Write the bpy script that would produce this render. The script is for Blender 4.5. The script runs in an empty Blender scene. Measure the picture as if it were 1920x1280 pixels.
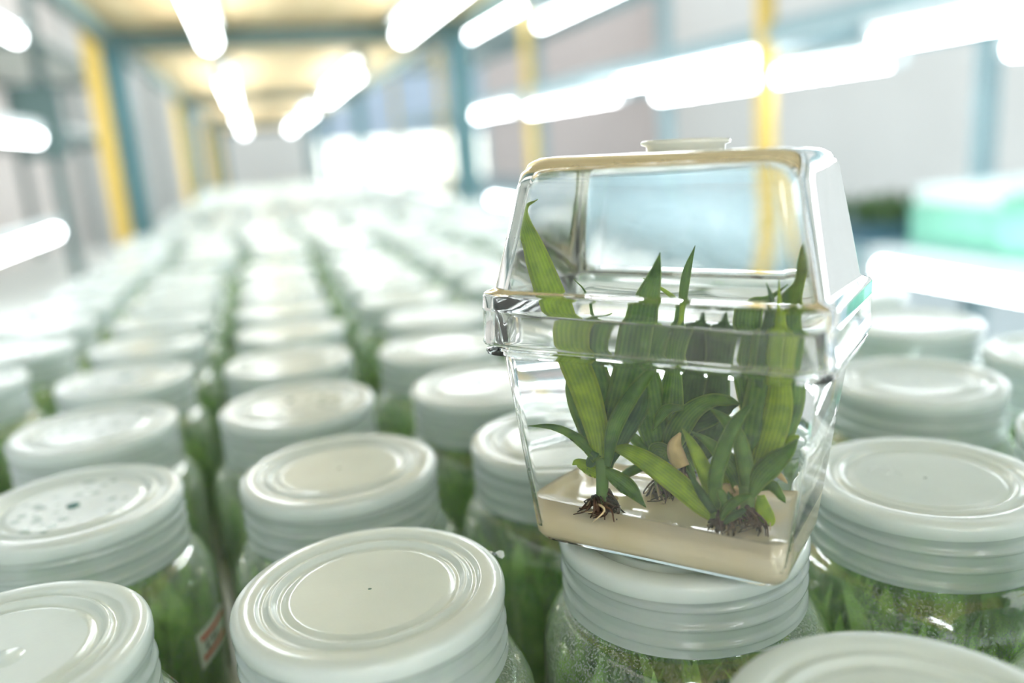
import bpy, math, random
from mathutils import Vector, Matrix, noise
random.seed(7)
SC = bpy.context.scene
COL = SC.collection
PI = math.pi
CZ = 0.2217                      # eye height above the shelf the jars stand on (metres)

# ------------------------------------------------------------------ camera
RIGHT = Vector((0.95457679, -0.28968544, -0.0697531))
DOWN = Vector((-0.13294358, -0.20456495, -0.96978306))
FWD = Vector((0.26666299, 0.93500563, -0.23378477))
FPX = 1558.0
cam_d = bpy.data.cameras.new('camera')
cam = bpy.data.objects.new('camera', cam_d)
COL.objects.link(cam)
m = Matrix.Identity(4)
for i, v in enumerate((RIGHT, -DOWN, -FWD)):
    for j in range(3):
        m[j][i] = v[j]
m[2][3] = CZ
cam.matrix_world = m
cam_d.sensor_width = 36.0
cam_d.lens = FPX / 1920 * 36.0
cam_d.clip_start = 0.01
cam_d.clip_end = 100
cam_d.dof.use_dof = True
cam_d.dof.focus_distance = 0.222
cam_d.dof.aperture_fstop = 4.3
SC.camera = cam

# ------------------------------------------------------------------ world, exposure, sampling limits
W = bpy.data.worlds.new('world')
SC.world = W
W.use_nodes = True
bg = W.node_tree.nodes['Background']
bg.inputs[0].default_value = (0.92, 0.97, 1.0, 1)
bg.inputs[1].default_value = 1.35
SC.view_settings.view_transform = 'Standard'
SC.view_settings.look = 'None'
SC.view_settings.exposure = 0.62
SC.view_settings.gamma = 1.0
SC.view_settings.use_curve_mapping = False
cy = SC.cycles
cy.use_denoising = True
cy.max_bounces = 14
cy.diffuse_bounces = 5
cy.glossy_bounces = 4
cy.transmission_bounces = 12
cy.transparent_max_bounces = 18
cy.use_adaptive_sampling = True
cy.adaptive_threshold = 0.12
cy.adaptive_min_samples = 16
cy.sample_clamp_indirect = 24.0
cy.caustics_reflective = True
cy.caustics_refractive = True
cy.blur_glossy = 0.3
TUBE_LIGHT = 12.5


def ray(u, v):
    return (RIGHT * ((u - 960) / FPX) + DOWN * ((v - 640) / FPX) + FWD)


def on_z(u, v, z):
    d = ray(u, v)
    return Vector((0, 0, CZ)) + d * ((z - CZ) / d.z)


# ------------------------------------------------------------------ materials
def lin(c):
    f = lambda x: x / 12.92 if x <= 0.04045 else ((x + 0.055) / 1.055) ** 2.4
    return (f(c[0] / 255), f(c[1] / 255), f(c[2] / 255), 1)


class NT:
    def __init__(s, name):
        s.m = bpy.data.materials.new(name)
        s.m.use_nodes = True
        s.t = s.m.node_tree
        s.t.nodes.clear()
        s.out = s.t.nodes.new('ShaderNodeOutputMaterial')

    def n(s, kind, ins=None, **props):
        x = s.t.nodes.new('ShaderNode' + kind)
        for k, v in props.items():
            setattr(x, k, v)
        for k, v in (ins or {}).items():
            if hasattr(v, 'is_output') or isinstance(v, bpy.types.NodeSocket):
                s.t.links.new(v, x.inputs[k])
            else:
                x.inputs[k].default_value = v
        return x

    def thin_fresnel(s, ior, normal):
        # a thin sheet reflects alike from both sides
        g = s.n('NewGeometry')
        i = s.n('MapRange', {0: g.outputs['Backfacing'], 3: ior, 4: 1.0 / ior})
        return s.n('Fresnel', {'IOR': i.outputs[0], 'Normal': normal})

    def end(s, sock):
        s.t.links.new(sock, s.out.inputs[0])
        return s.m

    def ramp(s, sock, stops):
        r = s.n('ValToRGB', {0: sock})
        e = r.color_ramp.elements
        while len(e) > 1:
            e.remove(e[-1])
        e[0].position, e[0].color = stops[0][0], stops[0][1]
        for p, c in stops[1:]:
            k = e.new(p)
            k.color = c
        return r.outputs[0]


def plain(name, rgb, rough=0.6, var=0.08, scale=6.0, spec=0.4, metal=0.0):
    """matt or satin surface with a faint procedural mottling of its own colour"""
    t = NT(name)
    tc = t.n('TexCoord')
    nz = t.n('TexNoise', {'Vector': tc.outputs['Object'], 'Scale': scale, 'Detail': 4.0})
    c = lin(rgb)
    lo = tuple(x * (1 - var) for x in c[:3]) + (1,)
    hi = tuple(min(1, x * (1 + var)) for x in c[:3]) + (1,)
    col = t.ramp(nz.outputs[0], [(0.3, lo), (0.7, hi)])
    b = t.n('BsdfPrincipled', {'Base Color': col, 'Roughness': rough, 'Specular IOR Level': spec, 'Metallic': metal})
    return t.end(b.outputs[0])


def emit(name, rgb, s):
    t = NT(name)
    e = t.n('Emission', {'Color': lin(rgb), 'Strength': s})
    return t.end(e.outputs[0])


def lid_material(name, wet=False, tint=(232, 242, 243), through=0.14, back=0.3):
    """milky polypropylene: part scatters back, part lets light through, with a soft sheen"""
    t = NT(name)
    tc = t.n('TexCoord')
    nz = t.n('TexNoise', {'Vector': tc.outputs['Object'], 'Scale': 45.0, 'Detail': 3.0})
    c = lin(tint)
    col = t.ramp(nz.outputs[0], [(0.3, tuple(x * 0.93 for x in c[:3]) + (1,)), (0.7, c)])
    height = t.n('TexNoise', {'Vector': tc.outputs['Object'], 'Scale': 900.0, 'Detail': 2.0}).outputs[0]
    strength = 0.04
    if wet:
        mp = t.n('Mapping', {'Vector': tc.outputs['Object'], 'Scale': (1, 1, 0.0)})
        vo = t.n('TexVoronoi', {'Vector': mp.outputs[0], 'Scale': 190.0, 'Randomness': 1.0})
        dr = t.ramp(vo.outputs['Distance'], [(0.28, (1, 1, 1, 1)), (0.42, (0, 0, 0, 1))])
        n2 = t.n('TexNoise', {'Vector': mp.outputs[0], 'Scale': 55.0, 'Detail': 1.0})
        mk = t.ramp(n2.outputs[0], [(0.42, (0, 0, 0, 1)), (0.52, (1, 1, 1, 1))])
        ln = t.n('VectorMath', {0: mp.outputs[0]}, operation='LENGTH')
        inr = t.n('Math', {0: ln.outputs['Value'], 1: 0.0225}, operation='LESS_THAN')
        m1 = t.n('Math', {0: dr, 1: mk}, operation='MULTIPLY')
        m2 = t.n('Math', {0: m1.outputs[0], 1: inr.outputs[0]}, operation='MULTIPLY')
        mx = t.n('MixRGB', {0: m2.outputs[0], 1: col, 2: lin((158, 178, 174))})
        col = mx.outputs[0]
        hs = t.n('Math', {0: m2.outputs[0], 1: 0.3}, operation='MULTIPLY')
        height = hs.outputs[0]
        strength = 0.25
    bp = t.n('Bump', {'Height': height, 'Strength': strength, 'Distance': 0.001})
    df = t.n('BsdfDiffuse', {'Color': col, 'Normal': bp.outputs[0]})
    tl = t.n('BsdfTranslucent', {'Color': col, 'Normal': bp.outputs[0]})
    tr = t.n('BsdfTransparent', {'Color': (0.93, 0.98, 0.96, 1)})
    a = t.n('MixShader', {0: back, 1: df.outputs[0], 2: tl.outputs[0]})
    b = t.n('MixShader', {0: through, 1: a.outputs[0], 2: tr.outputs[0]})
    fr = t.thin_fresnel(1.5, bp.outputs[0])
    fm = t.n('Math', {0: fr.outputs[0], 1: 0.9}, operation='MULTIPLY')
    gl = t.n('BsdfGlossy', {'Color': (1, 1, 1, 1), 'Roughness': 0.16, 'Normal': bp.outputs[0]})
    c2 = t.n('MixShader', {0: fm.outputs[0], 1: b.outputs[0], 2: gl.outputs[0]})
    return t.end(c2.outputs[0])


def jar_glass():
    t = NT('jar_glass')
    tc = t.n('TexCoord')
    mp = t.n('Mapping', {'Vector': tc.outputs['Object'], 'Scale': (1, 1, 3.0)})
    nz = t.n('TexNoise', {'Vector': mp.outputs[0], 'Scale': 60.0, 'Detail': 4.0, 'Distortion': 1.5})
    bp = t.n('Bump', {'Height': nz.outputs[0], 'Strength': 0.10, 'Distance': 0.001})
    fine = t.n('TexNoise', {'Vector': tc.outputs['Object'], 'Scale': 1600.0, 'Detail': 2.0})
    big = t.n('TexNoise', {'Vector': tc.outputs['Object'], 'Scale': 30.0, 'Detail': 3.0})
    mm = t.n('Math', {0: t.ramp(fine.outputs[0], [(0.45, (0, 0, 0, 1)), (0.6, (1, 1, 1, 1))]),
                      1: t.ramp(big.outputs[0], [(0.4, (0.16, 0.16, 0.16, 1)), (0.7, (0.55, 0.55, 0.55, 1))])}, operation='MULTIPLY')
    tr = t.n('BsdfTransparent', {'Color': (0.93, 0.985, 0.94, 1)})
    tl = t.n('BsdfTranslucent', {'Color': (0.8, 0.9, 0.8, 1)})
    df = t.n('BsdfDiffuse', {'Color': (0.75, 0.86, 0.76, 1)})
    fog = t.n('MixShader', {0: 0.5, 1: tl.outputs[0], 2: df.outputs[0]})
    a0 = t.n('MixShader', {0: mm.outputs[0], 1: tr.outputs[0], 2: fog.outputs[0]})
    lw = t.n('LayerWeight', {'Blend': 0.35})
    lwm = t.n('Math', {0: lw.outputs['Facing'], 1: 0.55}, operation='MULTIPLY')  # bright glass rim painted in: pale fog grows towards the silhouette
    a = t.n('MixShader', {0: lwm.outputs[0], 1: a0.outputs[0], 2: fog.outputs[0]})
    fr = t.thin_fresnel(1.5, bp.outputs[0])
    f2 = t.n('Math', {0: fr.outputs[0], 1: 2.2}, operation='MULTIPLY', use_clamp=True)
    gl = t.n('BsdfGlossy', {'Color': (1, 1, 1, 1), 'Roughness': 0.07, 'Normal': bp.outputs[0]})
    c = t.n('MixShader', {0: f2.outputs[0], 1: a.outputs[0], 2: gl.outputs[0]})
    return t.end(c.outputs[0])


def clear_plastic(name, rough=0.0, tint=(0.998, 1.0, 0.999, 1), bump=0.0, haze=0.0):
    t = NT(name)
    tc = t.n('TexCoord')
    nz = t.n('TexNoise', {'Vector': tc.outputs['Object'], 'Scale': 55.0, 'Detail': 2.0, 'Distortion': 0.6})
    bp = t.n('Bump', {'Height': nz.outputs[0], 'Strength': bump, 'Distance': 0.001})
    g = t.n('BsdfGlass', {'Color': tint, 'Roughness': rough, 'IOR': 1.45, 'Normal': bp.outputs[0]})
    if not haze:
        return t.end(g.outputs[0])
    # washed-out haze painted in: faint milky scatter that lightens the dark clear walls
    d = t.n('BsdfDiffuse', {'Color': (0.95, 0.98, 0.97, 1)})
    l = t.n('BsdfTranslucent', {'Color': (0.95, 0.98, 0.97, 1)})
    a = t.n('MixShader', {0: 0.5, 1: d.outputs[0], 2: l.outputs[0]})
    sc = t.n('TexNoise', {'Vector': tc.outputs['Object'], 'Scale': 120.0, 'Detail': 5.0, 'Distortion': 2.0})
    hz = t.ramp(sc.outputs[0], [(0.35, (haze * 0.6,) * 3 + (1,)), (0.75, (haze * 1.9,) * 3 + (1,))])
    ms = t.n('MixShader', {0: hz, 1: g.outputs[0], 2: a.outputs[0]})
    return t.end(ms.outputs[0])


def leaf_material(name, dark, light, edge):
    t = NT(name)
    uv = t.n('UVMap')
    sp = t.n('SeparateXYZ', {0: uv.outputs[0]})
    st = t.n('Math', {0: sp.outputs[0], 1: 46.0}, operation='MULTIPLY')
    sn = t.n('Math', {0: st.outputs[0]}, operation='SINE')
    tc = t.n('TexCoord')
    nz = t.n('TexNoise', {'Vector': tc.outputs['Object'], 'Scale': 220.0, 'Detail': 4.0})
    ad = t.n('Math', {0: sn.outputs[0], 1: 0.07}, operation='MULTIPLY')
    s2 = t.n('Math', {0: ad.outputs[0], 1: nz.outputs[0]}, operation='ADD')
    col = t.ramp(s2.outputs[0], [(0.3, lin(dark)), (0.72, lin(light))])
    ab = t.n('Math', {0: sp.outputs[0], 1: 0.5}, operation='SUBTRACT')
    ab2 = t.n('Math', {0: ab.outputs[0]}, operation='ABSOLUTE')
    em = t.ramp(ab2.outputs[0], [(0.38, (0, 0, 0, 1)), (0.5, (0.8, 0.8, 0.8, 1))])
    mx = t.n('MixRGB', {0: em, 1: col, 2: lin(edge)})
    bp = t.n('Bump', {'Height': s2.outputs[0], 'Strength': 0.4, 'Distance': 0.0005})
    pb = t.n('BsdfPrincipled', {'Base Color': mx.outputs[0], 'Roughness': 0.38, 'Normal': bp.outputs[0], 'Specular IOR Level': 0.35})
    sc = t.n('MixRGB', {0: 1.0, 1: mx.outputs[0], 2: (1.7, 1.75, 0.9, 1)}, blend_type='MULTIPLY')
    tl = t.n('BsdfTranslucent', {'Color': sc.outputs[0]})
    ms = t.n('MixShader', {0: 0.38, 1: pb.outputs[0], 2: tl.outputs[0]})
    return t.end(ms.outputs[0])


def foliage(name, dark, light):
    t = NT(name)
    tc = t.n('TexCoord')
    nz = t.n('TexNoise', {'Vector': tc.outputs['Object'], 'Scale': 70.0, 'Detail': 2.0})
    col = t.ramp(nz.outputs[0], [(0.35, lin(dark)), (0.65, lin(light))])
    d = t.n('BsdfDiffuse', {'Color': col})
    l = t.n('BsdfTranslucent', {'Color': col})
    g = t.n('BsdfGlossy', {'Color': (0.9, 1, 0.9, 1), 'Roughness': 0.35})
    a = t.n('MixShader', {0: 0.5, 1: d.outputs[0], 2: l.outputs[0]})
    b = t.n('MixShader', {0: 0.05, 1: a.outputs[0], 2: g.outputs[0]})
    return t.end(b.outputs[0])


def gel_material():
    t = NT('nutrient_gel')
    tc = t.n('TexCoord')
    nz = t.n('TexNoise', {'Vector': tc.outputs['Object'], 'Scale': 38.0, 'Detail': 3.0})
    col = t.ramp(nz.outputs[0], [(0.3, lin((254, 238, 196))), (0.75, lin((255, 249, 228)))])
    bp = t.n('Bump', {'Height': nz.outputs[0], 'Strength': 0.2, 'Distance': 0.001})
    p = t.n('BsdfPrincipled', {'Base Color': col, 'Roughness': 0.12, 'Normal': bp.outputs[0], 'Coat Weight': 0.3})
    tl = t.n('BsdfTranslucent', {'Color': col})
    a = t.n('MixShader', {0: 0.2, 1: p.outputs[0], 2: tl.outputs[0]})
    return t.end(a.outputs[0])


def wood(name, a, b):
    t = NT(name)
    tc = t.n('TexCoord')
    mp = t.n('Mapping', {'Vector': tc.outputs['Object'], 'Scale': (14, 0.9, 8)})
    nz = t.n('TexNoise', {'Vector': mp.outputs[0], 'Scale': 1.4, 'Detail': 6.0, 'Distortion': 0.8})
    col = t.ramp(nz.outputs[0], [(0.3, lin(a)), (0.7, lin(b))])
    p = t.n('BsdfPrincipled', {'Base Color': col, 'Roughness': 0.6})
    return t.end(p.outputs[0])


M = dict(
    lid=lid_material('milky_lid_plastic'),
    skirt=lid_material('milky_lid_skirt', tint=(226, 234, 240), through=0.34, back=0.5),
    lid_wet=lid_material('milky_lid_plastic_with_droplets', wet=True),
    glass=jar_glass(),
    box=clear_plastic('clear_box_plastic', bump=0.06, haze=0.010),
    cap=lid_material('vent_plastic', tint=(250, 252, 246), back=0.5),
    film=clear_plastic('torn_film_plastic', rough=0.15),
    gel=gel_material(),
    jargel=plain('jar_gel', (196, 200, 170), 0.4),
    moss=foliage('jar_plantlets_green', (104, 150, 52), (178, 212, 112)),
    leaf_a=leaf_material('leaf_bright', (122, 156, 30), (178, 202, 50), (206, 218, 96)),
    leaf_b=leaf_material('leaf_mid', (66, 112, 40), (118, 160, 62), (166, 196, 104)),
    leaf_c=leaf_material('leaf_dark', (44, 86, 44), (84, 128, 66), (132, 168, 96)),
    moss_dark=foliage('dark_seedling_green', (56, 80, 44), (92, 118, 70)),
    root=plain('root_brown', (70, 50, 34), 0.7, 0.6, 260),
    root_pale=plain('root_pale', (196, 178, 140), 0.6, 0.25, 200),
    husk=plain('papery_husk', (206, 180, 128), 0.6, 0.25, 160),
    teal=plain('teal_paint', (84, 122, 128), 0.45, 0.06, 9),
    teal_pale=plain('pale_teal_paint', (156, 180, 184), 0.45, 0.06, 9),
    greygreen=plain('grey_green_paint', (96, 118, 116), 0.5, 0.08, 9),
    yellow=plain('yellow_paint', (228, 196, 104), 0.45, 0.05, 9),
    board=wood('tan_board', (208, 180, 134), (224, 202, 158)),
    white=plain('white_laminate', (226, 230, 226), 0.4, 0.03, 5),
    shelf_blue=plain('blue_grey_shelf', (140, 166, 172), 0.4, 0.04, 5),
    batten=plain('white_metal_batten', (214, 222, 222), 0.4, 0.02, 20),
    wall=plain('painted_wall', (212, 212, 208), 0.8, 0.03, 1.5),
    wall_left=plain('warm_white_wall', (222, 214, 208), 0.8, 0.03, 1.5),
    wall_warm=plain('warm_grey_wall', (196, 186, 182), 0.8, 0.05, 1.2),
    floor=plain('blue_grey_floor', (168, 182, 186), 0.35, 0.05, 1.5),
    blue=plain('blue_blind', (182, 198, 216), 0.7, 0.04, 3),
    crate=plain('green_crate_plastic', (134, 196, 172), 0.4, 0.05, 12),
    crate_pale=plain('pale_crate_plastic', (222, 232, 230), 0.4, 0.03, 12),
    dark=plain('dark_blue_paint', (64, 96, 110), 0.5, 0.06, 9),
    tube=emit('lit_fluorescent_tube', (246, 251, 254), TUBE_LIGHT),
    daylight=emit('bright_daylight_pane', (250, 255, 245), 2.2),
    dot=plain('green_marker_ink', (22, 98, 92), 0.4, 0.1, 300),
    dot_red=plain('red_marker_ink', (226, 130, 120), 0.4, 0.1, 300),
    paper=plain('label_paper', (226, 234, 228), 0.6, 0.03, 120),
    red=plain('label_red_ink', (206, 84, 70), 0.6, 0.12, 500),
    ink=plain('label_grey_ink', (110, 124, 120), 0.6, 0.1, 500),
    metal=plain('end_cap_metal', (150, 158, 158), 0.35, 0.05, 50, metal=0.6),
)


# ------------------------------------------------------------------ object helpers
def link(name, me, mat, parent=None, smooth=True):
    o = bpy.data.objects.new(name, me)
    COL.objects.link(o)
    if mat is not None and not me.materials:
        me.materials.append(mat)
    if smooth:
        me.polygons.foreach_set('use_smooth', [True] * len(me.polygons))
    if parent is not None:
        o.parent = parent
    return o


def thing(name, label, cat, loc=(0, 0, 0), group=None):
    o = bpy.data.objects.new(name, None)
    o.empty_display_size = 0.01
    COL.objects.link(o)
    o.location = loc
    o['label'] = label
    o['category'] = cat
    if group:
        o['group'] = group
    return o


def mesh(vs, fs, name='m', uvs=None):
    me = bpy.data.meshes.new(name)
    me.from_pydata([tuple(v) for v in vs], [], fs)
    if uvs:
        l = me.uv_layers.new(name='UVMap')
        for p in me.polygons:
            for li, vi in zip(p.loop_indices, p.vertices):
                l.data[li].uv = uvs[vi]
    me.update()
    return me


def box_mesh(x0, x1, y0, y1, z0, z1, b=0.0, name='m'):
    """box with chamfered long edges when b > 0"""
    import bmesh
    bm = bmesh.new()
    vs = [bm.verts.new((x, y, z)) for z in (z0, z1) for y in (y0, y1) for x in (x0, x1)]
    for f in ((0, 2, 3, 1), (4, 5, 7, 6), (0, 1, 5, 4), (1, 3, 7, 5), (3, 2, 6, 7), (2, 0, 4, 6)):
        bm.faces.new([vs[i] for i in f])
    if b > 0:
        bmesh.ops.bevel(bm, geom=bm.edges[:], offset=b, segments=2, affect='EDGES', profile=0.6)
    me = bpy.data.meshes.new(name)
    bm.to_mesh(me)
    bm.free()
    return me


def box(name, x0, x1, y0, y1, z0, z1, mat, parent=None, b=0.003):
    return link(name, box_mesh(x0, x1, y0, y1, z0, z1, b, name), mat, parent, smooth=False)


def join_meshes(parts, name='m'):
    vs, fs = [], []
    for v, f in parts:
        k = len(vs)
        vs += list(v)
        fs += [[i + k for i in q] for q in f]
    return mesh(vs, fs, name)


def lathe(prof, n=64, name='m', helix=None, cap0=False, cap1=False):
    """prof: list of (r, z); helix(theta, z) adds to r"""
    vs, fs = [], []
    for r, z in prof:
        for i in range(n):
            a = 2 * PI * i / n
            rr = r + (helix(a, z) if helix else 0)
            vs.append((rr * math.cos(a), rr * math.sin(a), z))
    for k in range(len(prof) - 1):
        for i in range(n):
            j = (i + 1) % n
            fs.append((k * n + i, k * n + j, (k + 1) * n + j, (k + 1) * n + i))
    for flag, k, z in ((cap0, 0, prof[0][1]), (cap1, len(prof) - 1, prof[-1][1])):
        if flag:
            c = len(vs)
            vs.append((0, 0, z))
            for i in range(n):
                j = (i + 1) % n
                fs.append((c, k * n + j, k * n + i) if k == 0 else (c, k * n + i, k * n + j))
    return mesh(vs, fs, name)


def rr_ring(w, d, r, z, seg=8):
    """rounded rectangle, counter-clockwise from +x"""
    out = []
    r = max(min(r, w / 2 - 1e-4, d / 2 - 1e-4), 1e-4)
    for cx, cyy, a0 in ((w / 2 - r, d / 2 - r, 0), (-w / 2 + r, d / 2 - r, PI / 2), (-w / 2 + r, -d / 2 + r, PI), (w / 2 - r, -d / 2 + r, 1.5 * PI)):
        for i in range(seg + 1):
            a = a0 + (PI / 2) * i / seg
            out.append((cx + r * math.cos(a), cyy + r * math.sin(a), z))
    return out


def loft(secs, seg=8, cap0=True, cap1=True, name='m', warp=None):
    n = 4 * (seg + 1)
    vs, fs = [], []
    for s in secs:
        vs += rr_ring(*s, seg=seg)
    if warp:
        vs = [warp(v) for v in vs]
    for k in range(len(secs) - 1):
        for i in range(n):
            j = (i + 1) % n
            fs.append((k * n + i, k * n + j, (k + 1) * n + j, (k + 1) * n + i))
    if cap0:
        fs.append(tuple(reversed(range(n))))
    if cap1:
        fs.append(tuple(range((len(secs) - 1) * n, len(secs) * n)))
    return mesh(vs, fs, name)


def sharp_by_angle(me, deg=35):
    me.polygons.foreach_set('use_smooth', [True] * len(me.polygons))
    import bmesh
    bm = bmesh.new()
    bm.from_mesh(me)
    for e in bm.edges:
        if len(e.link_faces) == 2 and e.calc_face_angle(0) > math.radians(deg):
            e.smooth = False
    bm.to_mesh(me)
    bm.free()
    return me


def catmull(P, k=6):
    P = [Vector(p) for p in P]
    Q = [P[0] * 2 - P[1]] + P + [P[-1] * 2 - P[-2]]
    out = []
    for i in range(1, len(Q) - 2):
        for j in range(k):
            t = j / k
            a, b, c, d = Q[i - 1], Q[i], Q[i + 1], Q[i + 2]
            out.append(0.5 * ((2 * b) + (c - a) * t + (2 * a - 5 * b + 4 * c - d) * t * t + (3 * b - a - 3 * c + d) * t ** 3))
    out.append(P[-1])
    return out


def tube_vf(P, r0, r1, n=6):
    vs, fs = [], []
    m_ = len(P)
    for i, p in enumerate(P):
        t = (P[min(i + 1, m_ - 1)] - P[max(i - 1, 0)])
        t = t.normalized() if t.length > 1e-9 else Vector((0, 0, 1))
        s = t.cross(Vector((0.3, 0.9, 0.2))).normalized()
        u = t.cross(s)
        r = r0 + (r1 - r0) * i / (m_ - 1)
        for k in range(n):
            a = 2 * PI * k / n
            vs.append(p + s * (r * math.cos(a)) + u * (r * math.sin(a)))
    for i in range(m_ - 1):
        for k in range(n):
            j = (k + 1) % n
            fs.append([i * n + k, i * n + j, (i + 1) * n + j, (i + 1) * n + k])
    fs.append(list(reversed(range(n))))
    fs.append(list(range((m_ - 1) * n, m_ * n)))
    return vs, fs


# ------------------------------------------------------------------ the room (structure)
def struct(o):
    o['kind'] = 'structure'
    return o


FZ = -0.80
struct(box('floor', -3.2, 4.6, -2.5, 9.2, FZ - 0.05, FZ, M['floor'], b=0))
struct(box('wall_left', -1.75, -1.65, -2.5, 9.2, FZ, 2.0, M['wall_left'], b=0))
struct(box('wall_right', 4.5, 4.6, -2.5, 9.1, FZ, 2.0, M['wall'], b=0))
WY = 9.0
wz0, wz1, wz2 = -0.35, 0.34, 1.2
wb = struct(box('wall_back', -1.65, 0.62, WY, WY + 0.1, FZ, 2.0, M['wall'], b=0))
struct(box('wall_back_right', 2.42, 4.5, WY, WY + 0.1, FZ, 2.0, M['wall_warm'], b=0))
struct(box('wall_back_sill', 0.62, 2.42, WY, WY + 0.1, FZ, wz0, M['wall'], b=0))
struct(box('wall_back_head', 0.62, 2.42, WY, WY + 0.1, wz2, 2.0, M['wall_warm'], b=0))
win = bpy.data.objects.new('window_1', None)
COL.objects.link(win)
win['kind'] = 'structure'
win.location = (1.52, WY, wz0)
for k in range(4):
    x0 = -0.9 + k * 0.45
    box('pane', x0 + 0.02, x0 + 0.43, 0.02, 0.03, 0.0, wz2 - wz0, M['daylight'], win, b=0)
for k in range(5):
    x0 = -0.9 + k * 0.45
    box('window_bar', x0 - 0.025, x0 + 0.025, -0.01, 0.06, 0.0, wz2 - wz0, M['teal_pale'], win)
bl = thing('roller_blind', 'blue-grey blind covering the upper half of the far window', 'blind', (1.52, WY - 0.05, wz1))
for k in range(4):
    x0 = -0.88 + k * 0.445
    box('blind_strip', x0, x0 + 0.43, -0.01, 0.01, 0.0, wz2 - wz1 + 0.05, M['blue'], bl)
for n_, x_, s_ in (('baseboard_left', -1.65, 1),):
    struct(box(n_, -1.65, -1.63, -2.5, 9.0, FZ, FZ + 0.1, M['greygreen'], b=0))

# ------------------------------------------------------------------ racks
BAY = 1.93


def rack(label, x0, x1, posts_y, levels, lo, hi, post_l, post_r, boards, ztop):
    """steel growing rack: posts, long beams, cross beams and boards are its parts"""
    t = thing('growing_rack', label, 'rack', ((x0 + x1) / 2, posts_y[0], FZ))
    ox, oy, oz = t.location

    def b(n, a0, a1, b0, b1, c0, c1, m, bb=0.003):
        return box(n, a0 - ox, a1 - ox, b0 - oy, b1 - oy, c0 - oz, c1 - oz, m, t, bb)
    for y in posts_y:
        for side, spec in ((x0, post_l), (x1, post_r)):
            for (dx0, dx1, mt) in spec:
                b('post', side + dx0, side + dx1, y - 0.02, y + 0.02, FZ, ztop, mt)
    for z, bm_, beam in boards:
        y0, y1 = lo, hi
        ys = [y0] + [y for y in posts_y if y0 < y < y1] + [y1]
        for i in range(len(ys) - 1):
            b('shelf_board', x0, x1, ys[i] + 0.004, ys[i + 1] - 0.004, z, z + 0.018, bm_)
        b('long_beam', x0 - 0.012, x0 + 0.012, y0, y1, z - 0.035, z - 0.002, beam)
        b('long_beam', x1 - 0.012, x1 + 0.012, y0, y1, z - 0.035, z - 0.002, beam)
        for y in posts_y:
            if y0 < y < y1:
                b('cross_beam', x0 + 0.013, x1 - 0.013, y - 0.016, y + 0.016, z - 0.037, z - 0.003, beam)
    return t


def fluo(x, y0, y1, z, label, group, side=0.0):
    """a lit tube under its batten"""
    t = thing('fluorescent_tube', label, 'lamp', (x, (y0 + y1) / 2, z), group)
    L = (y1 - y0) / 2
    vs, fs = tube_vf([Vector((0, -L + 0.02 + (2 * L - 0.04) * i / 6, 0)) for i in range(7)], 0.0165, 0.0165, 16)
    link('tube', mesh(vs, fs, 'tube'), M['tube'], t)
    for s in (-1, 1):
        vs, fs = tube_vf([Vector((0, s * (L - 0.02), 0)), Vector((0, s * L, 0))], 0.018, 0.018, 16)
        link('end_cap', mesh(vs, fs, 'end_cap'), M['batten'], t)
        box('lamp_holder', -0.012, 0.012, s * (L + 0.004) - 0.006, s * (L + 0.004) + 0.006, -0.01, 0.035, M['batten'], t, b=0.001)
    box('batten', -0.022, 0.022, -L, L, 0.024, 0.046, M['batten'], t, b=0.002)
    return t


# the rack the jars stand on: runs away from the camera
PY = [-1.93, 0.0 - 0.35, 1.93, 3.86, 5.79, 7.72]
PYm = [-1.93, 1.93, 3.86, 5.79, 7.72]
rack('long jar rack with tan board overhead, yellow and teal posts on its left', -0.245, 0.47, PYm, None, -1.93, 7.75,
     [(-0.055, -0.022, M['yellow']), (-0.02, 0.022, M['teal'])], [(-0.024, 0.024, M['teal'])],
     [(-0.0185, M['white'], M['teal_pale']), (0.492, M['board'], M['greygreen'])], 1.05)
own = 'lamps over the jar rack'
row_names = ['beside the camera', 'nearest', 'second', 'third', 'farthest']
for k, yy in enumerate((-1.33, 0.57, 2.42, 4.3, 6.2)):
    for x, s in ((-0.052, 'left'), (0.318, 'right')):
        if k == 0:
            lab = 'lit fluorescent tube over the jars behind the view, on the %s row' % s
        else:
            lab = 'lit fluorescent tube under tan board, %s along the %s row' % (row_names[k], s)
        fluo(x, yy, yy + 1.2, CZ + 0.222, lab, own)

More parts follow.
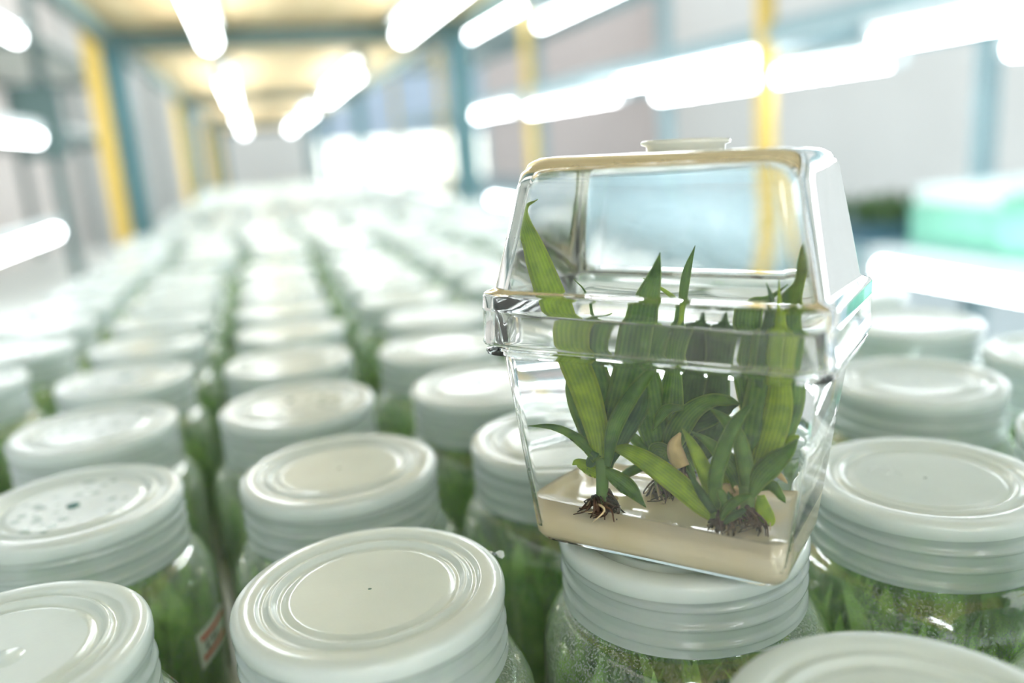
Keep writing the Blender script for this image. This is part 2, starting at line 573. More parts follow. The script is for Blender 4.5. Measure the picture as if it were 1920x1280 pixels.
# rack across the right-hand aisle
rack('rack across the right aisle with slim yellow front posts and blue rear posts', 1.27, 1.98, [-1.93, 0.0, 1.93, 3.86, 5.79, 7.72], None, -1.93, 7.75,
     [(-0.018, 0.018, M['yellow'])], [(-0.03, 0.03, M['teal_pale'])],
     [(CZ - 0.30, M['shelf_blue'], M['teal_pale']), (CZ + 0.225, M['shelf_blue'], M['teal_pale']), (CZ + 0.68, M['white'], M['teal_pale'])], 1.35)
rg = 'lamps on the rack across the right aisle'
RT = [
    (1.225, 3.70, 4.75, CZ + 0.582, 'lit tube high on the right-hand rack, farther of the upper pair'),
    (1.27, 2.40, 3.66, CZ + 0.485, 'lit tube high on the right-hand rack, nearer of the upper pair'),
    (1.235, 3.95, 4.85, CZ + 0.155, 'lit tube just left of the far slim yellow post'),
    (1.225, 2.72, 3.74, CZ + 0.128, 'lit tube just right of the far slim yellow post'),
    (1.31, 2.0, 3.18, CZ + 0.172, 'upper lit tube between the two slim yellow posts'),
    (1.35, 1.55, 2.70, CZ + 0.115, 'lit tube passing behind the near yellow post above the clear box'),
    (1.22, 0.30, 1.48, CZ + 0.141, 'lit tube in the upper right corner, lower front one'),
    (1.60, 0.40, 1.52, CZ + 0.118, 'short visible end of a lit tube at the far right edge, under the corner tube'),
    (1.22, 0.29, 1.45, CZ - 0.312, 'lit tube low on the right below the shelf with crates'),
    (1.235, 3.42, 4.53, CZ - 0.307, 'lit tube low behind the clear box, left of it'),
    (1.80, 2.3, 3.5, CZ + 0.16, 'lit tube at the rear of the right-hand rack near the blue post'),
]
for x, a, b_, z, lab in RT:
    fluo(x, a, b_, z, lab, rg)

# rack across the left-hand aisle
rack('left-hand rack with grey-green post at the left picture edge', -1.35, -0.76, [-1.93, 1.93, 3.80, 5.79, 7.72], None, -1.93, 5.9,
     [(-0.02, 0.02, M['greygreen'])], [(-0.02, 0.02, M['greygreen'])],
     [(CZ - 0.50, M['white'], M['greygreen']), (CZ + 0.18, M['white'], M['greygreen']), (CZ + 0.53, M['white'], M['greygreen'])], 1.0)
for z, nm in ((CZ + 0.46, 'top'), (CZ + 0.125, 'middle'), (CZ - 0.205, 'bottom')):
    fluo(-0.72, 2.15, 3.38, z, 'lit tube end at the left picture edge, %s one of three' % nm, 'lamps on the left-hand rack')
jb = thing('junction_box', 'grey-green box fixed to the blurred left-hand post', 'junction box', (-0.76, 3.755, CZ + 0.06))
box('enclosure', -0.09, 0.07, -0.06, -0.022, 0, 0.28, M['greygreen'], jb)
box('cover', -0.08, 0.06, -0.066, -0.06, 0.01, 0.25, M['greygreen'], jb)


# things on the shelf across the aisle
def crate(x, y, z, w, d, h, mat, label, cat='crate', group=None):
    t = thing('storage_crate', label, cat, (x, y, z), group)
    th = 0.004
    box('base', -w / 2, w / 2, -d / 2, d / 2, 0, th, mat, t, b=0.001)
    for nm, a in (('side_panel', (-w / 2, -w / 2 + th, -d / 2, d / 2)), ('side_panel', (w / 2 - th, w / 2, -d / 2, d / 2)),
                  ('end_panel', (-w / 2 + th, w / 2 - th, -d / 2, -d / 2 + th)), ('end_panel', (-w / 2 + th, w / 2 - th, d / 2 - th, d / 2))):
        box(nm, *a, th, h - 0.008, mat, t, b=0.001)
    for a in ((-w / 2 - 0.006, -w / 2 + th + 0.002, -d / 2, d / 2), (w / 2 - th - 0.002, w / 2 + 0.006, -d / 2, d / 2),
              (-w / 2, w / 2, -d / 2 - 0.006, -d / 2 + th), (-w / 2, w / 2, d / 2 - th, d / 2 + 0.006)):
        box('rim', *a, h - 0.008, h, mat, t, b=0.001)
    for s in (-1, 1):
        for q in (-0.3, 0, 0.3):
            box('rib', q * w - 0.004, q * w + 0.004, s * d / 2 - 0.004, s * d / 2 + 0.004, 0.006, h - 0.01, mat, t, b=0.001)
    return t


sz = CZ - 0.30 + 0.019
crate(1.52, 1.38, sz, 0.34, 0.24, 0.09, M['crate'], 'pale green crate on the right-hand shelf, left of the pair')
crate(1.50, 1.12, sz, 0.34, 0.26, 0.11, M['crate'], 'green crate at the right picture edge on the far shelf')
crate(1.52, 1.38, sz + 0.0905, 0.33, 0.23, 0.035, M['crate_pale'], 'shallow white tray set on top of the left green crate')


def blade_vf(rng, x, y, z, h, w, lean, az):
    d = Vector((math.cos(az), math.sin(az), 0))
    s = Vector((-d.y, d.x, 0))
    vs = []
    for k, (t, ww) in enumerate(((0, .5), (.4, 1), (.75, .8), (1, .02))):
        p = Vector((x, y, z + h * t * (1 - 0.25 * lean * t))) + d * (h * lean * t * t)
        vs += [p - s * w * ww / 2, p + s * w * ww / 2]
    return vs, [[0, 1, 3, 2], [2, 3, 5, 4], [4, 5, 7, 6]]


def plant_mass(n, rad, z0, hmin, hmax, wmin, wmax, seed, rx=None):
    rng = random.Random(seed)
    parts = []
    for i in range(n):
        a = rng.uniform(0, 2 * PI)
        q = rad * math.sqrt(rng.random())
        x, y = q * math.cos(a), q * math.sin(a)
        if rx:
            x, y = rng.uniform(-rx[0], rx[0]), rng.uniform(-rx[1], rx[1])
        h = rng.uniform(hmin, hmax)
        lean = rng.uniform(0, 0.5)
        if rx is None:
            lean = min(lean, max(0.0, (rad * 1.08 - q)) / h)
        parts.append(blade_vf(rng, x, y, z0 + rng.uniform(0, 0.02), h, rng.uniform(wmin, wmax), lean, rng.uniform(0, 2 * PI)))
    return join_meshes(parts, 'plant_mass')


tray = thing('seedling_tray', 'dark green seedlings in a low tray on the far right-hand shelf', 'plant tray', (1.45, 1.70, sz))
box('tray', -0.16, 0.16, -0.14, 0.14, 0, 0.03, M['dark'], tray)
pm = link('seedlings', plant_mass(260, 0, 0.03, 0.03, 0.06, 0.008, 0.016, 5, rx=(0.15, 0.13)), M['moss_dark'], tray, smooth=False)
pm['kind'] = 'stuff'

# ------------------------------------------------------------------ jars
LR, JH, LH, BR = 0.036, 0.110, 0.0215, 0.0429


def lid_mesh(seed):
    prof = []
    top = JH
    prof += [(0.0005, top - 0.0012), (0.010, top - 0.0012), (0.0205, top - 0.0011), (0.0215, top - 0.0010), (0.0226, top - 0.0016), (0.0238, top - 0.0017),
             (0.0246, top - 0.0012), (0.0252, top - 0.0003), (0.0258, top - 0.0001), (0.0264, top - 0.0004), (0.0270, top - 0.0011), (0.0285, top - 0.0012), (0.0292, top - 0.0004), (0.0300, top),
             (0.0330, top - 0.0001), (0.0347, top - 0.0004), (0.0355, top - 0.0010), (0.0359, top - 0.0020), (0.0360, top - 0.0045)]
    z = top - 0.0052
    while z > top - LH + 0.0012:
        prof.append((0.0356, z))
        z -= 0.0006
    prof += [(0.0356, top - LH + 0.0006), (0.0353, top - LH), (0.0346, top - LH)]
    ph = random.Random(seed).uniform(0, 6.28)
    pitch = 0.0052

    def hx(a, zz):
        if zz > top - 0.0055 or zz < top - LH + 0.001:
            return 0
        u = ((zz - top) / pitch + (a + ph) / (2 * PI)) % 1.0
        fade = min(1, (top - 0.0052 - zz) / 0.0025)
        return fade * (-0.0012 + 0.0015 * max(0.0, 1 - abs(u - 0.5) / 0.2) ** 0.7)
    me = lathe(prof, 96, 'lid', hx, cap0=False)
    me.flip_normals()
    me.materials.append(M['lid'])
    me.materials.append(M['skirt'])      # the thinner threaded wall lets more through
    for p in me.polygons:
        if p.center.z < JH - 0.0050:
            p.material_index = 1
    return me


def body_mesh():
    prof = [(0.030, 0.0), (0.039, 0.0012), (0.0415, 0.004), (0.0422, 0.010), (BR, 0.020), (BR, 0.062), (0.0428, 0.068), (0.0425, 0.073), (0.0416, 0.0778),
            (0.0398, 0.0812), (0.0377, 0.0842), (0.0354, 0.0860), (0.0336, 0.0868), (0.0330, 0.0885), (0.0330, 0.107), (0.0322, 0.1078), (0.031, 0.107), (0.031, 0.104)]
    return lathe(prof, 64, 'body', cap0=True)


LIDS = [lid_mesh(i) for i in range(4)]
BODY = body_mesh()
MASS = [plant_mass(380, 0.0365, 0.016, 0.024, 0.050, 0.004, 0.009, 20 + i) for i in range(4)]
GEL = lathe([(0.036, 0.0015), (0.0405, 0.004), (0.0412, 0.018), (0.002, 0.0185)], 32, 'gel', cap0=True)
for m_ in LIDS:
    m_.polygons.foreach_set('use_smooth', [True] * len(m_.polygons))
for me, mt in [(BODY, M['glass']), (GEL, M['jargel'])] + [(m_, M['moss']) for m_ in MASS]:
    me.materials.append(mt)
    me.polygons.foreach_set('use_smooth', [True] * len(me.polygons))
WET = []
for m_ in LIDS[:3]:
    w = m_.copy()
    w.materials[0] = M['lid_wet']
    WET.append(w)


def make_jar(label, group=None):
    t = thing('culture_jar', label, 'jar', (0, 0, 0), group)
    link('jar_body', BODY, None, t)
    link('lid', LIDS[0], None, t)
    p = link('plantlets', MASS[0], None, t)
    p['kind'] = 'stuff'
    link('gel', GEL, None, t)
    return t


JAR0 = make_jar('', None)
used = [False]
jars = []


def place_jar(x, y, label, group=None, wet=False, dz=0.0):
    i = len(jars)
    if not used[0]:
        used[0] = True
        t = JAR0
        kids = list(JAR0.children)
    else:
        t = JAR0.copy()
        COL.objects.link(t)
        kids = []
        for c in JAR0.children:
            k = c.copy()
            COL.objects.link(k)
            k.parent = t
            kids.append(k)
    t.location = (x, y, 0)
    t.rotation_euler = (0, 0, (i * 2.4) % 6.28)
    t['label'] = label
    if group:
        t['group'] = group
    elif 'group' in t:
        del t['group']
    for k in kids:
        if k.name.startswith('lid'):
            k.data = (WET if wet else LIDS)[i % (3 if wet else 4)]
        if k.name.startswith('plantlets'):
            k.data = MASS[i % 4]
    jars.append(t)
    return t


J = {}
near = [
    ('A', 0.0141, 0.2043, 'jar with large smooth lid at bottom centre, torn film nib at its rim', 0),
    ('D', -0.0768, 0.2101, 'jar with smooth lid cut by the bottom left corner', 0),
    ('C', -0.0765, 0.3059, 'jar with a dark green dot and droplets on its lid, paper label on the glass', 1),
    ('B', 0.0148, 0.2964, 'jar with smooth lid directly behind the bottom centre jar', 0),
    ('I', 0.1051, 0.2026, 'jar carrying the clear plant box on its ribbed lid', 0),
    ('K', 0.1021, 0.1066, 'jar whose lid top fills the bottom right edge', 0),
    ('J', 0.1900, 0.2000, 'jar with scuffed lid to the right of the clear box', 0),
    ('P', 0.1905, 0.1130, 'jar at the bottom right corner, showing only a curve of glass', 0),
    ('H', 0.1000, 0.2890, 'jar behind the lower left side of the clear box', 0),
    ('G', 0.0920, 0.3752, 'jar with green dot on its lid just left of the clear box', 0),
    ('Q', 0.0885, 0.4630, 'jar with a faint red mark on its lid left of the clear box', 0),
    ('F', 0.0040, 0.3893, 'jar with droplet-speckled lid behind the second smooth lid at centre left', 1),
    ('E', -0.0858, 0.4000, 'jar with droplet-covered lid at the left edge, behind the green-dotted one', 1),
    ('L', 0.2620, 0.2840, 'jar right of the clear box with a long white lamp reflection on its lid', 0),
    ('M', 0.3364, 0.3692, 'jar with bright glare on its lid beneath the low lamp at right', 0),
    ('O', 0.3500, 0.2850, 'jar with glare on its lid cut by the right edge, below the low lamp', 0),
    ('N', 0.2780, 0.1990, 'jar cut by the right edge beside the scuffed lid', 0),
    ('R', -0.0850, 0.4900, 'blurred jar with a faint dark dot on its lid, left of centre', 1),
    ('S', 0.0030, 0.4790, 'blurred jar with glare spot on its lid behind the droplet-speckled centre-left jar', 0),
    ('T', 0.1050, 0.5520, 'blurred jar with rounded pale lid third to the left of the clear box', 0),
    ('U', 0.0080, 0.5680, 'blurred jar with a bright right rim beside the dark green gap', 0),
    ('V', -0.1790, 0.5300, 'blurred jar with white lid cut by the left picture edge', 0),
    ('X', -0.1700, 0.6190, 'blurred jar with green dot on its lid near the left edge', 0),
    ('Y', -0.0830, 0.5790, 'blurred jar with plain lid behind the faintly dotted one at left', 0),
    ('Z', 0.1790, 0.3130, 'jar hidden behind the clear box, seen through its right half', 0),
    ('a', 0.1770, 0.4010, 'jar seen through the middle of the clear box, second behind it', 0),
    ('b', 0.2500, 0.3740, 'jar seen past the right side of the clear box, behind the lamp-reflecting lid', 0),
]
for k, x, y, lab, wet in near:
    J[k] = place_jar(x, y, lab, None, bool(wet))
rng = random.Random(3)
cols = [-0.171, -0.083, 0.006, 0.097, 0.187, 0.276, 0.365]
starts = [0.7075, 0.668, 0.657, 0.641, 0.485, 0.462, 0.458]
FAR = 'glass culture jar with white lid in the strongly blurred rows reaching to the far end'
for cx, y0 in zip(cols, starts):
    y = y0
    while y < 0.99:
        place_jar(cx + rng.uniform(-0.0035, 0.0035) * min(1, (y - 0.4)), y, FAR, 'jars in the blurred far rows', rng.random() < 0.3)
        y += rng.uniform(0.0878, 0.0905)


y = 1.075
while len(jars) < 299:
    x = -0.195 + rng.uniform(0, 0.055)
    while x < 0.425 and len(jars) < 299:
        place_jar(x, y, FAR, 'jars in the blurred far rows', rng.random() < 0.3)
        x += rng.uniform(0.0875, 0.0905)
    y += 0.0885


def dot_on(jar, u, v, r, mat, name='marker_dot'):
    p = on_z(u, v, JH - 0.0006)
    loc = jar.matrix_world.inverted() @ p if False else None
    a = -jar.rotation_euler.z
    d = p - jar.location
    lx, ly = d.x * math.cos(a) - d.y * math.sin(a), d.x * math.sin(a) + d.y * math.cos(a)
    me = lathe([(0.0001, JH - 0.0006), (r * 0.8, JH - 0.0006), (r, JH - 0.0008), (r, JH - 0.0013)], 24, 'dot')
    o = link(name, me, mat, jar)
    o.location = (lx, ly, 0)
    o['label'] = 'dark green ink dot' if mat is M['dot'] else 'faint red ink mark'
    return o


dot_on(J['C'], 137, 945, 0.0021, M['dot'])
dot_on(J['G'], 897, 716, 0.0030, M['dot'])
dot_on(J['R'], 236, 705, 0.0028, M['dot'])
dot_on(J['X'], 62, 648, 0.0036, M['dot'])
dot_on(J['F'], 545, 748, 0.0016, M['dot'])
dot_on(J['Q'], 833, 646, 0.0026, M['dot_red'])
# droplets under the lid of the jar at bottom left
me = lathe([(0.0001, JH - 0.0007), (0.0036, JH - 0.0008), (0.0044, JH - 0.0012)], 24, 'moulding_mark')
o = link('moulding_mark', me, M['lid'], J['D'])
p = on_z(8, 1225, JH)
a = -J['D'].rotation_euler.z
d = p - J['D'].location
o.location = (d.x * math.cos(a) - d.y * math.sin(a), d.x * math.sin(a) + d.y * math.cos(a), 0)


# pale scuff on the lid right of the box
Jj = J['J']
a = -Jj.rotation_euler.z
P = []
for u, v in ((1628, 884), (1642, 874), (1660, 872), (1672, 880), (1662, 889), (1650, 884), (1668, 880), (1690, 890)):
    d = on_z(u, v, JH - 0.0012) - Jj.location
    P.append(Vector((d.x * math.cos(a) - d.y * math.sin(a), d.x * math.sin(a) + d.y * math.cos(a), JH - 0.00125)))
vs, fs = tube_vf(catmull(P, 5), 0.00035, 0.0002, 6)
link('scuff_mark', mesh(vs, fs, 'scuff_mark'), M['lid'], Jj)['label'] = 'small pale scuffed scribble'

# paper label wrapped on the glass of jar C
def wrap_patch(name, corners, mat, parent, jar, r, n=8):
    """corners in (angle, z) order: left-top, right-top, right-bottom, left-bottom"""
    vs, fs = [], []
    a0 = -jar.rotation_euler.z
    for rr in (r, r + 0.00015):
        for j in range(3):
            for i in range(n + 1):
                s, t = i / n, j / 2
                A = [corners[0][q] * (1 - s) * (1 - t) + corners[1][q] * s * (1 - t) + corners[2][q] * s * t + corners[3][q] * (1 - s) * t for q in (0, 1)]
                vs.append((rr * math.cos(A[0] + a0), rr * math.sin(A[0] + a0), A[1]))
    k = 3 * (n + 1)
    for j in range(2):
        for i in range(n):
            q = j * (n + 1) + i
            fs.append((q, q + n + 1, q + n + 2, q + 1))
            fs.append((k + q, k + q + 1, k + q + n + 2, k + q + n + 1))
    return link(name, mesh(vs, fs, name), mat, parent)


def cyl_hit(u, v, jar, r):
    d = ray(u, v)
    c = jar.location
    A = d.x ** 2 + d.y ** 2
    B = -2 * (d.x * c.x + d.y * c.y)
    Cc = c.x ** 2 + c.y ** 2 - r * r
    D = max(0.0, B * B - 4 * A * Cc)
    k = (-B - math.sqrt(D)) / 2 / A
    P = Vector((0, 0, CZ)) + d * k
    return (math.atan2(P.y - c.y, P.x - c.x), P.z)


Cj = J['C']
rl = BR + 0.0003
q = [cyl_hit(u, v, Cj, rl) for u, v in ((367, 1193), (414, 1128), (421, 1188), (380, 1257))]
lab = wrap_patch('paper_label', q, M['paper'], Cj, Cj, rl)
lab['label'] = 'small white paper label with two red lines'


def sub(q, s0, s1, t0, t1):
    f = lambda s, t: tuple(q[0][k] * (1 - s) * (1 - t) + q[1][k] * s * (1 - t) + q[2][k] * s * t + q[3][k] * (1 - s) * t for k in (0, 1))
    return [f(s0, t0), f(s1, t0), f(s1, t1), f(s0, t1)]


for t0, t1 in ((0.14, 0.27), (0.70, 0.83)):
    x = 0.10
    while x < 0.9:
        wrap_patch('printed_line', sub(q, x, min(0.92, x + 0.07), t0, t1), M['red'], lab, Cj, rl + 0.0002, 2)
        x += 0.085
for x0, x1, t0, t1 in ((0.20, 0.26, 0.36, 0.62), (0.20, 0.34, 0.36, 0.41), (0.20, 0.34, 0.57, 0.62), (0.40, 0.45, 0.36, 0.62), (0.45, 0.54, 0.46, 0.51), (0.54, 0.59, 0.36, 0.62)):
    wrap_patch('printed_mark', sub(q, x0, x1, t0, t1), M['ink'], lab, Cj, rl + 0.0002, 2)

# torn film nib at the rim of jar A
A_ = J['A']
p0 = on_z(926, 1034, JH - 0.002)
dv = Vector((p0.x - A_.location.x, p0.y - A_.location.y, 0)).normalized() * 0.0357
p0 = Vector((A_.location.x + dv.x, A_.location.y + dv.y, p0.z))
a = -A_.rotation_euler.z
vs, fs = [], []
for i in range(6):
    for j in range(4):
        s, t = i / 5, j / 3
        w_ = 0.0030 * (1 - 0.65 * s)
        P = p0 + Vector((0.0042 * s, 0.0004 * math.sin(5 * s) + (t - 0.5) * w_, 0.0010 * math.sin(6 * s + 3 * t) - 0.0012 * s))
        d = P - A_.location
        vs.append((d.x * math.cos(a) - d.y * math.sin(a), d.x * math.sin(a) + d.y * math.cos(a), P.z))
for i in range(5):
    for j in range(3):
        k = i * 4 + j
        fs.append((k, k + 1, k + 5, k + 4))
o = link('torn_film', mesh(vs, fs, 'torn_film'), M['lid'], A_)
o['label'] = 'torn clear film nib at rim'

# ------------------------------------------------------------------ the clear plant box
BC = Vector((0.10024966, 0.19358534, 0.1118))
BM = Matrix(((0.6803439, 0.73167143, 0.04229778), (-0.73274048, 0.68024599, 0.01888874), (-0.01495255, -0.04384414, 0.99892648)))
bx = thing('plant_box', 'clear plastic box of seedlings tilted on top of a jar lid', 'container')
mw = BM.to_4x4()
BC = BC + BM @ Vector((-0.0012, 0, 0))
mw.translation = BC
bx.matrix_world = mw
BMi = BM.inverted()
TW, TD, TH = 0.0655, 0.0417, 0.0555
S1 = [  # tray: outside going up, round the flange, inside going down
    (0.0585, 0.0350, 0.004, 0.0000), (0.0628, 0.0392, 0.0048, 0.0005), (0.0652, 0.0415, 0.0055, 0.0022), (0.0658, 0.0420, 0.006, 0.0042),
    (0.0774, 0.0520, 0.0065, 0.0532), (0.0790, 0.0538, 0.007, 0.0540), (0.0846, 0.0590, 0.008, 0.0540), (0.0850, 0.0594, 0.008, 0.0546), (0.0846, 0.0590, 0.008, 0.0553),
    (0.0806, 0.0553, 0.007, 0.0556), (0.0803, 0.0550, 0.007, 0.0562), (0.0812, 0.0560, 0.007, 0.0635), (0.0808, 0.0556, 0.0065, 0.0640), (0.0795, 0.0543, 0.006, 0.0640),
    (0.0790, 0.0538, 0.006, 0.0634), (0.0762, 0.0508, 0.006, 0.0545), (0.0640, 0.0402, 0.005, 0.0042), (0.0625, 0.0388, 0.0045, 0.0022), (0.0600, 0.0362, 0.004, 0.0014)]
grow = lambda S, dw, dd, kr: [(w + dw, d + dd, r * kr, z) for w, d, r, z in S]
S1 = grow(S1, 0.0035, 0.0012, 0.75)
S1[0] = (0.0650, 0.0400, 0.004, 0.0)
tray_o = link('tray', sharp_by_angle(loft(S1, 8, name='tray'), 50), M['box'], bx)
S2 = [  # hood: inside of skirt going up, over the top, back down the outside
    (0.0835, 0.0576, 0.0075, 0.0566), (0.0838, 0.0579, 0.0075, 0.0690), (0.0826, 0.0568, 0.0075, 0.0697), (0.0786, 0.0550, 0.0075, 0.0700), (0.0780, 0.0544, 0.0085, 0.0706),
    (0.0684, 0.0468, 0.0095, 0.0965), (0.0668, 0.0452, 0.0100, 0.0995), (0.0640, 0.0424, 0.0098, 0.1017), (0.0600, 0.0384, 0.0090, 0.1028), (0.0540, 0.0324, 0.008, 0.1032)]
S2o = [
    (0.0857, 0.0597, 0.0085, 0.0566), (0.0864, 0.0604, 0.0088, 0.0574), (0.0857, 0.0597, 0.0085, 0.0582), (0.0857, 0.0597, 0.0085, 0.0655), (0.0862, 0.0602, 0.0088, 0.0660), (0.0857, 0.0597, 0.0085, 0.0666), (0.0856, 0.0596, 0.0085, 0.0694),
    (0.0848, 0.0590, 0.0085, 0.0703), (0.0812, 0.0572, 0.0085, 0.0709), (0.0800, 0.0563, 0.0095, 0.0716),
    (0.0702, 0.0486, 0.0105, 0.0968), (0.0688, 0.0472, 0.0112, 0.1002), (0.0655, 0.0439, 0.0110, 0.1028), (0.0612, 0.0396, 0.0100, 0.1040), (0.0545, 0.0329, 0.008, 0.1043)]
secs = grow(list(reversed(S2)) + S2o, 0.0035, 0.0014, 0.72)
hood = loft(secs, 10, name='hood')
hood.flip_normals()
link('hood', sharp_by_angle(hood, 55), M['box'], bx).data.update()
vent = lathe([(0.0001, 0.1072), (0.0092, 0.1072), (0.0108, 0.1073), (0.0114, 0.1068), (0.0112, 0.1062), (0.0100, 0.1058), (0.0099, 0.1044), (0.0001, 0.1044)], 48, 'vent')
link('vent_cap', vent, M['cap'], bx)['label'] = 'round milky vent cap'
bx.children[-1].location = (0.0018, 0, 0)
for fx, fy in ((-0.021, -0.0165), (0.019, -0.0165), (-0.021, 0.0165), (0.019, 0.0165)):
    f = loft([(0.0095, 0.0028, 0.0012, -0.0011), (0.0100, 0.0032, 0.0013, -0.0006), (0.0100, 0.0032, 0.0013, 0.0)], 5, name='foot')
    link('foot', f, M['box'], bx).location = (fx, fy, -0.00005)


def gel_warp(v):
    x, y, z = v
    if z > 0.010:
        z += 0.0007 * math.sin(x * 160 + 1) + 0.0006 * math.cos(y * 240)
    return (x, y, z)


GZ = 0.0120
gel_secs = [(0.0640, 0.0376, 0.004, 0.0008), (0.0668, 0.0403, 0.0042, 0.0018), (0.0680, 0.0417, 0.0045, 0.0042), (0.0697, 0.0432, 0.0047, GZ), (0.0680, 0.0420, 0.0042, GZ - 0.0004)]
for k in range(1, 8):
    s = 1 - k / 8
    gel_secs.append((0.0670 * s + 0.001, 0.0408 * s + 0.001, 0.005 * s + 0.0002, GZ - 0.0004))
link('gel', loft(gel_secs, 8, name='gel', warp=gel_warp), M['gel'], bx)['label'] = 'cream nutrient gel'


def hitl(u, v, y=None, z=None):
    """where the line of sight meets the box's own plane y or z"""
    o_ = BMi @ (Vector((0, 0, CZ)) - BC)
    d_ = BMi @ ray(u, v)
    k = (y - o_.y) / d_.y if y is not None else (z - o_.z) / d_.z
    return o_ + d_ * k, k


def clampbox(p):
    z = p.z
    hw = 0.0325 + 0.0062 * min(1, z / 0.055) if z < 0.06 else 0.0392 - 0.0040 * (z - 0.06) / 0.04
    hd = 0.0188 + 0.0052 * min(1, z / 0.055) if z < 0.06 else 0.0240 - 0.0040 * (z - 0.06) / 0.04
    return Vector((max(-hw, min(hw, p.x)), max(-hd, min(hd, p.y)), max(0.009, min(0.098, z))))


def leaf(plant, pts, wpx, y0, mat, y1=None, fold=0.25, curl=0.0, name='leaf', label=None):
    """pts: line of the midrib from base to tip, wpx its breadth; y0..y1 depth in the box"""
    P, Wd = [], []
    n = len(pts)
    for i, (u, v) in enumerate(pts):
        y = y0 + ((y1 if y1 is not None else y0) - y0) * i / (n - 1)
        p, k = hitl(u, v, y=y)
        P.append(clampbox(p))
        Wd.append(wpx[i] * k / FPX)
    K = 6
    C = catmull(P, K)
    WW = catmull([Vector((w, 0, 0)) for w in Wd], K)
    vs, uv, fs = [], [], []
    m_ = len(C)
    R_ = 7
    view = (BMi @ Vector((0, 0, CZ)) - BMi @ BC)
    for i, p in enumerate(C):
        t = (C[min(i + 1, m_ - 1)] - C[max(i - 1, 0)]).normalized()
        nrm = (view - p)
        nrm = (nrm - t * nrm.dot(t)).normalized()
        s = t.cross(nrm).normalized()
        nrm = (nrm + s * curl).normalized()
        s = (s - nrm * s.dot(nrm)).normalized()
        w = max(WW[i].x, 0.00018) / 2
        th = 0.00022 * min(1, w / 0.001) + 0.00003
        for sd in (1, -1):
            for j in range(R_):
                q_ = -1 + 2 * j / (R_ - 1)
                if sd < 0 and j in (0, R_ - 1):
                    continue
                off = -fold * w * abs(q_) ** 1.3 + sd * th * (1 - q_ * q_) + 0.06 * w * math.sin(i * 0.9 + q_ * 2)
                vs.append(p + s * (q_ * w) + nrm * off)
                uv.append(((q_ + 1) / 2, i / (m_ - 1)))
    ring = 2 * R_ - 2
    order = list(range(R_)) + list(range(ring - 1, R_ - 1, -1))
    for i in range(m_ - 1):
        for k in range(ring):
            a_, b_ = order[k], order[(k + 1) % ring]
            fs.append((i * ring + a_, i * ring + b_, (i + 1) * ring + b_, (i + 1) * ring + a_))
    fs.append(tuple(order))
    fs.append(tuple((m_ - 1) * ring + k for k in reversed(order)))
    vs = [clampbox(v) for v in vs]
    off = plant['_off']
    vs = [v - Vector(off) for v in vs]
    o = link(name, mesh(vs, fs, name, uv), mat, plant)
    if label:
        o['label'] = label
    return o


def seedling(label, base_uv, stem_uv, stem_w, seed, nroots=26, spread=0.006, group=None):
    b0, k = hitl(base_uv[0], base_uv[1], z=GZ)
    b0 = clampbox(b0)
    b0.z = GZ - 0.0006
    t = thing('seedling', label, 'plant')
    mm = BM.to_4x4()
    mm.translation = BC + BM @ b0
    t.matrix_world = mm
    t['_off'] = tuple(b0)
    rg_ = random.Random(seed)
    # roots: tangle of short curling strands, dark ones and a few pale ones
    for nm, cnt, mt, rr in (('root_tangle', nroots, M['root'], 0.00042), ('pale_root', 6, M['root_pale'], 0.0004)):
        parts = []
        for i in range(cnt):
            an = rg_.uniform(0, 2 * PI)
            ln = rg_.uniform(0.5, 1.0) * spread
            hh = rg_.uniform(0.0005, 0.0048)
            P = [Vector((0, 0, hh)), Vector((math.cos(an) * ln * 0.35, math.sin(an) * ln * 0.35, hh + rg_.uniform(-0.0005, 0.0018))),
                 Vector((math.cos(an + 0.5) * ln * 0.8, math.sin(an + 0.5) * ln * 0.8, rg_.uniform(0.0004, 0.0026))),
                 Vector((math.cos(an + rg_.uniform(-.6, .9)) * ln, math.sin(an) * ln, -0.0006 if i % 2 else 0.0005))]
            parts.append(tube_vf(catmull(P, 4), rr * rg_.uniform(0.8, 1.7), rr * 0.35, 5))
        for j in range(6 if nm == 'root_tangle' else 0):
            c_ = Vector((rg_.uniform(-1, 1) * spread * 0.35, rg_.uniform(-1, 1) * spread * 0.3, rg_.uniform(0.0006, 0.003)))
            P = [c_ + Vector((rg_.uniform(-.001, .001), rg_.uniform(-.001, .001), 0.0011 * q_)) for q_ in (-1, -.4, .4, 1)]
            vs, fs = tube_vf(P, 0.0011, 0.0008, 7)
            vs = [v + Vector((noise.noise(v * 900), noise.noise(v * 900 + Vector((5, 5, 5))), noise.noise(v * 900 + Vector((9, 1, 3))))) * 0.0008 for v in vs]
            parts.append((vs, fs))
        link(nm, join_meshes(parts, nm), mt, t)
    # stem
    top, k2 = hitl(stem_uv[0], stem_uv[1], y=b0.y)
    top = clampbox(top)
    P = [Vector((0, 0, 0.0008)), (top - b0) * 0.5 + Vector((0.0003, 0, 0)), top - b0]
    w = stem_w * k2 / FPX / 2
    vs, fs = tube_vf(catmull(P, 5), w * 0.8, w, 12)
    link('stem', mesh(vs, fs, 'stem'), M['leaf_c'], t)
    return t, b0.y


a_, b_, c_ = M['leaf_a'], M['leaf_b'], M['leaf_c']
